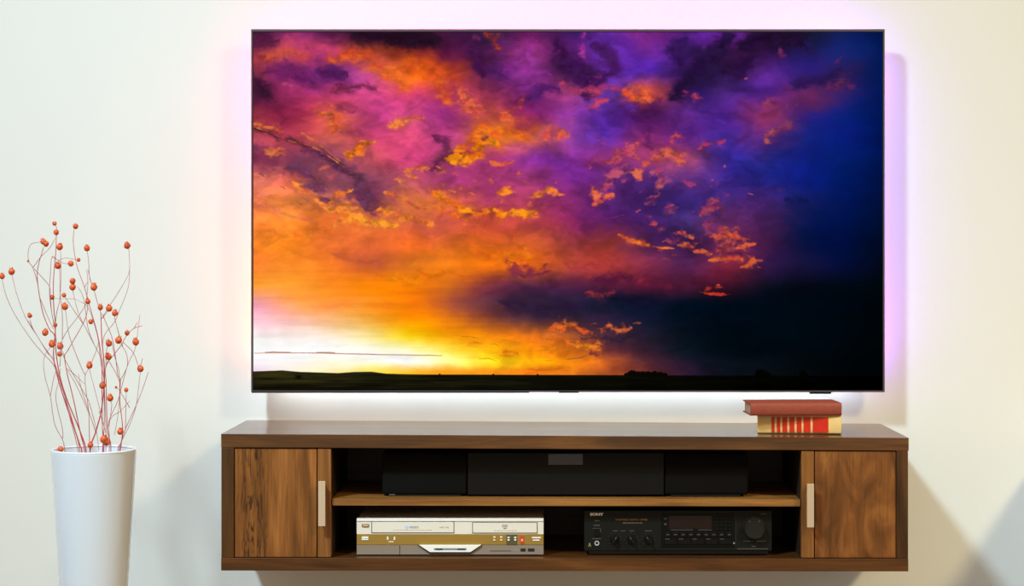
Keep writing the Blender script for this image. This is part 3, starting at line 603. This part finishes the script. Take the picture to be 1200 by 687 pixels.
for a in (430, 452, 598, 624):
    bm = bmesh.new(); c = W3(a, 640, DY); zt_ = Z(650, DY)+.001
    for yy in (DY+.03,) if a in (430, 624) else (DY+.22,): lathe(bm, [(.012, zf), (.013, zf+.002), (.013, zt_)], c.x, yy, 20)
    part('foot', bm, M_black, vr)

# ---------------- receiver ----------------
RY = 4.757
rc_ = thing('stereo_receiver', 'black stereo receiver with knobs and dim display on the cabinet floor, right side', 'receiver', (X(795, RY), RY+.14, zf))
part('casing', box(X(686.5, RY), X(903, RY), RY+.012, RY+.28, Z(649, RY), Z(599.5, RY), .0025), M_black, rc_)
part('faceplate', pbox(684.6, 904.4, 598.6, 645.6, RY, RY+.0115, .0010), mat('black_faceplate', '10120f', .5, spec=.25, noise=.08, nscale=20), rc_)
part('base_strip', pbox(690, 900, 645.7, 649.4, RY+.006, RY+.0118), M_black_gloss, rc_)
text('lettering', 'SONY', 699.4, 602.9, 16, 3.5, RY-.0002, M_white, rc_, .055)
text('lettering', 'AUDIO/VIDEO  CONTROL  CENTER', 740, 609.2, 37.5, 2.0, RY-.0002, M_print_or, rc_, .0)
bm = bmesh.new(); x = 730.0
while x < 750: w_ = random.uniform(1, 3); pbox(x, x+w_, 612.6, 613.6, RY-.0005, RY, bm=bm); x += w_+.6
part('small_print', bm, mat('olive_print', '6a6040', .6), rc_)
part('power_button', pbox(697, 702.6, 619.6, 628.4, RY-.003, RY+.001, .0005), M_black, rc_)
bm = bmesh.new()
for q in ((696.8, 702.6, 610, 611), (695.6, 703.2, 615.4, 616.4), (694.8, 704, 619, 619.8), (703.2, 704, 619, 624), (694, 704.6, 631.1, 631.9)): pbox(*q, RY-.0004, RY, bm=bm)
part('small_print', bm, M_print_dim, rc_)
bm = bmesh.new(); c = W3(699.5, 636.7, RY); lathe(bm, [(.0058, RY), (.0058, RY-.0022), (.0038, RY-.0022), (.0034, RY-.0004)], c.x, 0, 28, 'y', c.z)
part('headphone_socket', bm, mat('socket_ring', 'd8d8d4', .35, metal=.4), rc_, smooth=True)
bm = bmesh.new(); lathe(bm, [(.0034, RY-.0006), (.0034, RY-.0003)], c.x, 0, 20, 'y', c.z); part('socket_hole', bm, M_dark, rc_.children[-1])
text('printed_mark', 'A', 691, 638.5, 3.6, 5, RY-.0002, mat('yellow_print', '8a8448', .5), rc_, .04)
def knob(px, py, r, ang):
    c = W3(px, py, RY); bm = bmesh.new()
    lathe(bm, [(r, RY), (r, RY-.006), (r*.93, RY-.0075), (r*.9, RY-.0078)], c.x, 0, 36, 'y', c.z)
    k = part('knob', bm, M_black, rc_, smooth=True)
    bm = box(-r*.22, r*.22, RY-.016, RY-.0078, -r*.88, r*.88, .0008)
    bmesh.ops.rotate(bm, verts=bm.verts, cent=(0, 0, 0), matrix=Matrix.Rotation(ang, 3, 'Y')); bmesh.ops.translate(bm, verts=bm.verts, vec=(c.x, 0, c.z))
    part('grip', bm, M_black_gloss, k)
    bm = box(-.0004, .0004, RY-.0164, RY-.0158, r*.3, r*.8)
    bmesh.ops.rotate(bm, verts=bm.verts, cent=(0, 0, 0), matrix=Matrix.Rotation(ang, 3, 'Y')); bmesh.ops.translate(bm, verts=bm.verts, vec=(c.x, 0, c.z))
    part('pointer', bm, M_print, k)
knob(720.2, 632.2, .0105, .5); knob(740, 632.2, .0105, -.55); knob(760, 632.2, .0105, -.6)
bm = bmesh.new()
for (a, b) in ((718, 724), (727, 733), (737.5, 743), (756, 764)): pbox(a, b, 622, 622.8, RY-.0004, RY, bm=bm)
for cx in (720.2, 740, 760):
    for k in range(9):
        an = -2.2+4.4*k/8; pbox(cx+7.4*math.sin(an)-.3, cx+7.4*math.sin(an)+.3, 632.2-7.4*math.cos(an)-.3, 632.2-7.4*math.cos(an)+.3, RY-.0004, RY, bm=bm)
part('small_print', bm, M_print_dim, rc_)
vc = W3(883.6, 619, RY); bm = bmesh.new()
lathe(bm, [(.0275, RY), (.0275, RY-.001), (.0262, RY-.0012)], vc.x, 0, 48, 'y', vc.z); 
ring = part('dial_recess', bm, M_black_gloss, rc_, smooth=True)
bm = bmesh.new(); lathe(bm, [(.0255, RY-.001), (.0255, RY-.016), (.0245, RY-.0178), (.0225, RY-.018), (.0215, RY-.0165), (.004, RY-.016)], vc.x, 0, 56, 'y', vc.z)
vk = part('volume_knob', bm, mat('knob_black', '161815', .34), rc_, smooth=True)
for dx in (-5.4, 6.3): part('knob_mark', pbox(883.6+dx-.6, 883.6+dx+.6, 610.6, 612, RY-.0186, RY-.0178), M_print_dim, vk)
# centre section: window, keys
cs = part('control_panel', pbox(775, 860.5, 602.6, 641.5, RY-.0015, RY+.001, .0006, 1), mat('panel_black', '0a0b0a', .4, spec=.2), rc_)
part('display_window', pbox(784, 834, 604.8, 620, RY-.0022, RY-.0014, .0003, 1), M_amber_win, cs)
pbm = bmesh.new()
for (a, b, c, d) in ((778, 782, 607.5, 608.6), (778.4, 781, 613.6, 615.4), (786, 812, 620.9, 621.6), (818, 834, 620.9, 621.6)): pbox(a, b, c, d, RY-.0019, RY-.0014, bm=pbm)
part('small_print', pbm, M_print_dim, cs)
for r in range(4):
    for k in range(4):
        a = 838.4+5*k; part('key', pbox(a, a+4.1, 606+4.2*r, 609.2+4.2*r, RY-.0034, RY-.0014, .0004, 1), M_black, cs)
for k in range(9):
    a = 779+9*k; p = part('key', pbox(a, a+7.4, 624, 629.4, RY-.0036, RY-.0014, .0004, 1), M_black, cs)
    part('key_mark', pbox(a+2, a+5.2, 626.3, 627.3, RY-.0039, RY-.0035), M_print_dim, p)
for k in range(5):
    a = 779+16*k; p = part('key', pbox(a, a+14, 633, 638, RY-.0036, RY-.0014, .0004, 1), M_black, cs)
    part('key_mark', pbox(a+.6, a+5.6, 631.5, 632.3, RY-.0018, RY-.0013), M_print_dim, p)
part('indicator_dot', pbox(859.2, 861.2, 636, 637.8, RY-.003, RY, .0004, 1), M_print, rc_)
part('panel_line', pbox(861.8, 862.5, 600.5, 640, RY-.0006, RY), M_dark, rc_)
bm = bmesh.new()
for q in ((864, 900, 643, 643.9), (871, 884, 634.2, 634.9), (886, 898, 634.2, 634.9), (881, 886, 640.2, 641), (891.5, 898, 602, 603)): pbox(*q, RY-.0005, RY, bm=bm)
part('small_print', bm, M_print_dim, rc_)
for a in (705, 880):
    for yy in (RY+.035, RY+.24):
        bm = bmesh.new(); lathe(bm, [(.015, zf), (.017, zf+.002), (.017, Z(649, RY)+.001)], X(a, RY), yy, 24); part('foot', bm, M_black, rc_)

# ---------------- two books ----------------
def top_z(px): return warp(Vector((X(px, FY), FY, Z(511, FY)))).z
def book(name, label, px0, px1, Y0, depth, z0, h, cov, paper, ang, th=.0028):
    x0, x1 = X(px0, Y0), X(px1, Y0); piv = Vector((x1, Y0, 0)); R = (piv, ang)
    r = thing(name, label, 'book', ((x0+x1)/2, Y0+depth/2, z0))
    bm = bmesh.new()
    # boards and a gently rounded spine as one wrapped cover; spine towards the viewer
    n = 8; out = []; inn = []
    for k in range(n+1):
        a = PI*k/n; out.append((Y0+.004-.004*math.sin(a), z0+h/2-h/2*math.cos(a))); inn.append((Y0+.004-.004*math.sin(a)+th*.8, z0+h/2-(h/2-th)*math.cos(a)))
    prof = [(Y0+depth, z0)]+out+[(Y0+depth, z0+h), (Y0+depth, z0+h-th)]+inn[::-1]+[(Y0+depth, z0+th)]
    A = [bm.verts.new((x0, y, z)) for y, z in prof]; B = [bm.verts.new((x1, y, z)) for y, z in prof]
    m_ = len(prof)
    for k in range(m_): bm.faces.new((A[k], B[k], B[(k+1) % m_], A[(k+1) % m_]))
    for S in (A, B):      # end caps as quad strips between outer and inner profile
        o_ = [0]+list(range(1, n+2))+[n+2]; i_ = [m_-1]+list(range(m_-2, m_-2-(n+1), -1))+[n+3]
        for k in range(len(o_)-1): bm.faces.new((S[o_[k]], S[o_[k+1]], S[i_[k+1]], S[i_[k]]))
    bmesh.ops.rotate(bm, verts=bm.verts, cent=piv, matrix=Matrix.Rotation(ang, 3, 'Z'))
    part('cover', bm, cov, r, smooth=True)
    part('page_block', box(x0+.004, x1-.004, Y0+.0075, Y0+depth-.004, z0+th, z0+h-th, rot=R), paper, r)
    return r, R
M_paper = mat('page_edges', 'b09078', .8, noise=.2, nscale=4, stretch=(1, 1, 400))
M_paper2 = mat('cream_page_edges', 'd8c8a0', .8, noise=.12, nscale=4, stretch=(1, 1, 400))
B1 = 4.782
zb1 = top_z(937)+.0003
h1 = Z(487.0, B1)-zb1
bk, R1 = book('book', 'thick cream book with red spine stripes lying on the cabinet, under the red book', 888.2, 986, B1, .125, zb1, h1, mat('cream_cloth', 'f0cc84', .55, noise=.05, nscale=60, bump=.2, bscale=700), M_paper2, -.10)
for a, b in ((383, 413), (437, 470), (492, 540), (563, 612), (635, 683), (703, 772), (795, 950)):
    a = 860+a*.11667; b = 860+b*.11667
    part('spine_stripe', pbox(a, b, 489.4, 507.2, B1-.0006, B1+.0012, rot=R1), mat('red_foil', 'd62a14', .4, noise=.08, nscale=50), bk)
part('spine_edge', pbox(888.4, 985.4, 508.1, 509.4, B1-.0004, B1+.003, rot=R1), mat('brown_edge', '4a3018', .5), bk)
B2 = 4.776
book('book', 'brick red clothbound book lying on top of the cream book', 879, 986.4, B2, .128, zb1+h1+.0003, (487-472.6)*B2/FOC, mat('red_cloth', '97432f', .6, noise=.12, nscale=90, bump=.25, bscale=900), M_paper, .045)

# ---------------- vase ----------------
VY = 4.62
vx = X(110, VY); zr = Z(526.6, VY); rr = 49*VY/FOC
vase = thing('vase', 'tall tapered glossy white vase standing on the floor left of the cabinet', 'vase', (vx, VY, 0))
outp = []
for k in range(25):
    t = k/24; outp.append((.052+(rr-.052)*t**1.02, .004+(zr-.010)*t))
prof = [(.001, 0.0), (.046, 0.0), (.051, .0015)]+outp+[(rr+.0002, zr-.003), (rr-.0008, zr-.0008), (rr-.003, zr), (rr-.0055, zr-.001), (rr-.0065, zr-.004)]+[(r-.0068, z) for r, z in outp[-3:0:-1]]+[(.04, .02), (.001, .019)]
bm = bmesh.new(); lathe(bm, prof, vx, VY, 96)
mv = mat('white_glaze', (.80, .87, .95, 1), .16, coat=.5)
part('body', bm, mv, vase, smooth='all')
bm = bmesh.new(); lathe(bm, [(rr-.0005, zr-.0042), (rr+.0009, zr-.002), (rr+.0002, zr+.0012), (rr-.003, zr+.0016), (rr-.0062, zr+.0004), (rr-.0066, zr-.004), (rr-.0005, zr-.0042)], vx, VY, 96, cap=False)
part('rim', bm, mat('rim_glaze', (.82, .85, .90, 1), .2, coat=.4), vase, smooth='all')

# ---------------- dried twigs with seed pods ----------------
M_twig = mat('red_twig', 'c43640', .6, noise=.3, nscale=60)
M_twig_pale = mat('pale_twig', 'bd6a6e', .65, noise=.3, nscale=60)
def pod_mat():
    m = mat('seed_pod', 'cc4a28', .45, noise=.0)
    nt = m.node_tree; b = nt.nodes['Principled BSDF']
    tc = nt.nodes.new('ShaderNodeTexCoord'); n = nt.nodes.new('ShaderNodeTexNoise'); n.inputs['Scale'].default_value = 1.6; n.inputs['Detail'].default_value = 3
    oi = nt.nodes.new('ShaderNodeObjectInfo'); ad = nt.nodes.new('ShaderNodeVectorMath')
    nt.links.new(tc.outputs['Object'], ad.inputs[0]); nt.links.new(oi.outputs['Location'], ad.inputs[1]); nt.links.new(ad.outputs[0], n.inputs['Vector'])
    r = nt.nodes.new('ShaderNodeValToRGB'); r.color_ramp.elements[0].position = .3; r.color_ramp.elements[0].color = srgb('b8321f')
    r.color_ramp.elements[1].position = .7; r.color_ramp.elements[1].color = srgb('f5883a'); e = r.color_ramp.elements.new(.5); e.color = srgb('e05a2a')
    nt.links.new(n.outputs['Fac'], r.inputs[0]); nt.links.new(r.outputs[0], b.inputs['Base Color']); return m
M_pod = pod_mat()
def pod_mesh(crown):
    bm = bmesh.new(); seg = 14
    prof = [(.12, -1.0), (.55, -.88), (.88, -.5), (1.0, 0), (.92, .42), (.66, .78), (.36, .95)]
    lathe(bm, prof, 0, 0, seg)
    for v in bm.verts:
        a = math.atan2(v.co.y, v.co.x); s = 1+.06*math.cos(5*a); v.co.x *= s; v.co.y *= s
    if crown:
        for k in range(5):
            a = 2*PI*k/5; d = Vector((math.cos(a), math.sin(a), 0)); s = Vector((-d.y, d.x, 0))
            base = d*.42+Vector((0, 0, .88)); vs = [bm.verts.new(base-s*.24), bm.verts.new(base+s*.24), bm.verts.new(d*.2+Vector((0, 0, .86))), bm.verts.new(d*.62+Vector((0, 0, 1.42)))]
            for q in ((0, 1, 3), (1, 2, 3), (2, 0, 3), (0, 2, 1)): bm.faces.new([vs[i] for i in q])
    bmesh.ops.recalc_face_normals(bm, faces=bm.faces)
    me = bpy.data.meshes.new('seed_pod'); bm.to_mesh(me); bm.free(); me.materials.append(M_pod)
    for p in me.polygons: p.use_smooth = True
    return me
POD, BUD = pod_mesh(True), pod_mesh(False)
# every twig: label, slope in depth, thickness, main line (base first), side lines, pods (column, row, size, tilt, crowned)
T = [
 ('red twig bowing out over the left rim, leftmost at the mouth of the vase', -.02, 1.0, [(76,528),(73.6,516),(64,497),(59,465),(53,443),(51,425),(54,414),(61,405)],
  [[(73.6,514),(73,502),(66,472),(66,458),(69,446),(71,432)],[(59,465),(62,448),(65,436)]], [(61,403.5,3.7,-.2,1),(71,526.5,3.4,1.3,1)]),
 ('straight upright twig ending in two round pods one above the other', .05, 1.9, [(96,530),(93,520),(75,467),(67,440),(62.8,418),(64,398),(65,382),(63,360),(62.6,330),(65.5,294),(66,274)],
  [[(64,398),(66,369),(70,351.6),(71.5,323),(71,294)],[(73,398),(73,369),(70.5,344),(70,318),(68,313)],[(66,272),(66,266),(64,262)],[(70,430),(73,398)]],
  [(66,272.3,3.1,0,0),(63.8,262,2.4,0,0),(70,289.6,3.6,.1,1),(68,311.5,3.6,-.1,1),(64.6,381,2.4,0,0)]),
 ('forked twig whose left fork curls over into a pair of joined pods', -.04, 1.7, [(101,530),(94.4,507),(78,467),(70,440),(66,416),(64,394),(58,386),(51,369),(46.6,349),(43.7,326),(45,311),(51,290)],
  [[(46.6,349),(43.7,331),(38.6,314),(33.5,306),(33.3,294),(37,286),(46,284),(50,283)],[(38.6,314),(48,301),(58,291),(65,279)],[(40,315),(50,326),(58,336),(59,349),(61,369),(63,380)],[(46.6,349),(52,362),(58,376),(63,386)]],
  [(51,283.3,3.4,-.7,1),(54,285.8,3.2,-.2,0),(33,306,1.4,0,0),(53,390,3.6,.1,1)]),
 ('longest twig, arching furthest to the left and ending in one pod', -.06, 1.1, [(94,530),(84,490),(75,462),(64,430),(50,414),(36,397),(17.5,369),(7,346),(2.4,327)], [], [(2.6,324,3.1,-.2,1)]),
 ('second twig from the left, arching out to one crowned pod', .03, 1.1, [(92,530),(82,490),(72,450),(62,421),(56,414),(43.7,394),(30.6,373.5),(20,346),(14,322)],
  [[(43.7,394),(38,384),(35,374)],[(62,421),(50,404),(40,388),(33,376)]], [(13.4,318.5,3.6,.1,1),(35,370,2.6,.4,1)]),
 ('twig crossing the bunch from its left foot up to a pod under the tall tips', .04, 1.5, [(99,529),(94,507),(86,468),(79,439),(75.7,418),(80,410),(97.5,379),(102,366),(103,356)],
  [[(73,398),(80,386),(92,370.6),(100,357),(102,345),(103,331),(101.5,316)],[(75.7,418),(72,410)],[(78,432),(86,438),(99,450)]], [(103,353.5,2.9,0,1),(70.5,406,3.6,0,1),(70,415,2.8,.2,0)]),
 ('thin twig with a low fork ending in a pod level with the screen base', -.03, 1.1, [(105,523),(104,484),(102,468),(100,451),(100,440),(104,432)],
  [[(100,440),(95,430),(84,402),(80,388),(77,366),(76,361)],[(104,484),(89.6,452),(79,434)],[(112,506),(102,476),(95,455),(92,438)]], [(104.7,428.5,3.5,0,1),(76,359.5,3.7,0,1),(106,521.8,3.2,.1,1)]),
 ('thickest central twig, rising to crowned pods near the middle of the bunch', .02, 2.1, [(105.6,529),(112,507),(118.4,483),(121.6,457),(122.2,430),(119.5,400),(118.6,379),(118,366)],
  [[(118.6,368),(114,354),(110.4,341),(106,328),(103,316)],[(110,338),(105,326),(104,308),(102.3,295)],[(122,430),(121,397),(134,378),(140,364),(150,338),(152,315),(151,292)],[(119,374),(128,359),(138,344),(150,323),(152,312)]],
  [(117.6,360.3,3.1,-.3,1),(110,336.7,3.8,0,1),(102,291,3.4,-.1,1),(149,288,3.7,-.7,1),(120.2,452,3.6,-.2,1)]),
 ('twig with a cluster of pods where the bunch is densest, right of its middle', -.05, 1.3, [(141,527),(143,513),(143.6,499),(140.4,470),(141,446),(138,439),(135,416),(131,395),(124,378),(120,368)],
  [[(141,446),(149,430),(148.5,416),(144,407),(140,401)],[(140,394),(135,375),(134.5,369)],[(144,407),(140,394)],[(120,373),(124,368),(128,363)]],
  [(139,399,3.8,-.1,1),(134.5,367,3.4,.1,1),(128,361.5,3.6,0,1),(141,506,3.5,-.1,1)]),
 ('right hand twig leaning out to a round pod', .03, 1.1, [(140,527),(143,516),(151,500),(159,478),(162,458),(164.3,437)], [[(164.5,430),(167,420)]], [(164.5,432.5,3.6,0,1)]),
 ('bare twig leaning furthest to the right, without pods', -.02, 1.2, [(138,528),(141,521),(147,503),(155.6,484),(165,462),(174,436)], [[(147,503),(147.5,480),(148,459)]], [(148,457,2.4,0,0)]),
 ('twig reaching a bare tip above one square pod at the right', .05, 1.1, [(128,528),(128,510),(127.6,494),(138,470),(144,448),(150,427),(158.6,408),(161.5,388),(164,369)],
  [[(127.6,494),(133,487),(141,482),(152,470)],[(152,478),(141,459),(137,455)],[(127.6,500),(131,476),(129,470)]], [(159,401,3.7,.1,1),(129,466.6,3.7,0,1),(136,454,1.5,0,0)]),
 ('slender twig behind the central one ending below a pod level with the picture horizon', .06, 1.0, [(122,527),(120,500),(118,485),(114,468),(106,438),(105,432)], [[(107,426),(112,413),(116,400)],[(116,482),(122,500),(126,516)]], [(121.5,515,4.0,.2,1)]),
 ('tall twig ending in the highest plain round pod right of the twin pods', .03, 1.2, [(121,528),(120,500),(119.5,460),(119,423),(115,395),(106,362),(99,337),(90,311),(86,286),(86.7,269)],
  [[(99,337),(103,330)]], [(88.5,265.3,3.1,0,0),(106.5,377,2.8,.2,0)]),
 ('twig with two stacked pods at half height in the left half of the bunch', -.04, 1.0, [(120,528),(122,500),(122,460),(120,424),(115,413),(97.5,379),(91,364),(86.5,346),(85,338)],
  [[(97,379),(84,360),(76,348)],[(110,403),(103,384),(98,350),(91,336)]], [(85,329.3,3.2,.2,0),(85,336.6,3.6,0,1),(75,346,2.5,.3,0)]),
 ('twig arcing left across the bunch to a small dark pod', .0, .9, [(124,528),(124,500),(122,450),(118,424),(115,398),(109,375),(102,359),(92,352.5),(84,350.5),(64,350)],
  [[(64,381),(61,369),(58,344),(59,323),(61,301),(68,305),(77,302.4),(88.5,304.4)],[(61,301),(73,308),(80,309.5)],[(66,400),(64,381)],[(104,470),(78,425),(66,400)],[(104,470),(112,500),(116,528)]],
  [(61,348.5,2.7,0,0),(92,304.5,2.2,0,0),(83,309,3.3,.9,0)]),
 ('twig with a fringe of side shoots at the right, one small horned pod on it', -.03, 1.3, [(130,528),(126,505),(125,480),(124.4,450),(124,430),(135,414),(142.6,404),(148,394),(157,385),(167,382)],
  [[(124,430),(125,410),(127,404)],[(124,430),(127,421)],[(144,401),(155.7,413),(161.5,427)],[(128,424),(136,438),(141,450)],[(157,385),(161,378)],[(131,402),(135,420),(140,440),(139,480),(134,510)]],
  [(127.5,402.5,3.6,.3,1),(127,418,3.7,-.2,1),(149,390.5,2.8,.5,1),(128,517,4.0,-.2,1)]),
]
VC = Vector((vx, VY, 0))
cnt = 0
for ti_, (lab, slope, thick, main, sides, pods) in enumerate(T):
    yb = VY+((ti_*37) % 17/17-.5)*.09
    def Yat(py, yb=yb, slope=slope): return yb+slope*(526-py)/200
    def pt(q): return W3(q[0], q[1], Yat(q[1]))
    root = thing('dried_twig', lab, 'twig', (vx, VY, .30), 'dried twigs standing in the white vase')
    bm = bmesh.new()
    # the foot runs down inside the vase
    foot = [(110+(main[0][0]-110)*.35, 640), (110+(main[0][0]-110)*.7, 580)]
    line = smooth_line([pt(q) for q in foot+main], 6); n = len(line)
    for i, p in enumerate(line):      # keep the foot inside the wall of the vase
        if p.z < zr+.004:
            lim = max(.02, (.052+(rr-.052)*(p.z/zr))-.016); d = Vector((p.x-vx, p.y-VY, 0))
            if d.length > lim: d = d.normalized()*lim; line[i] = Vector((vx+d.x, VY+d.y, p.z))
    tube(bm, line, [.0008*thick*(1-.55*i/n)+.00015 for i in range(n)], 6)
    part('stem', bm, M_twig if thick >= 1.2 else M_twig_pale, root, smooth='all')
    for s in sides:
        bm = bmesh.new(); line = smooth_line([pt(q) for q in s], 5); n = len(line)
        tube(bm, line, [.00085*(1-.35*i/n) for i in range(n)], 5)
        part('side_shoot', bm, M_twig_pale, root, smooth='all')
    for (px, py, r, tilt, cr) in pods:
        p = pt((px, py)); o = bpy.data.objects.new('seed_pod', POD if cr else BUD); COL.objects.link(o); o.parent = root
        if p.z < zr+.02:
            p.y = min(p.y, VY)-.0
        o.location = p-root.location; s = r*p.y/FOC*1.05; o.scale = (s, s, s*1.05)
        o.rotation_euler = ((cnt % 5-2)*.12, tilt, cnt*1.7); cnt += 1
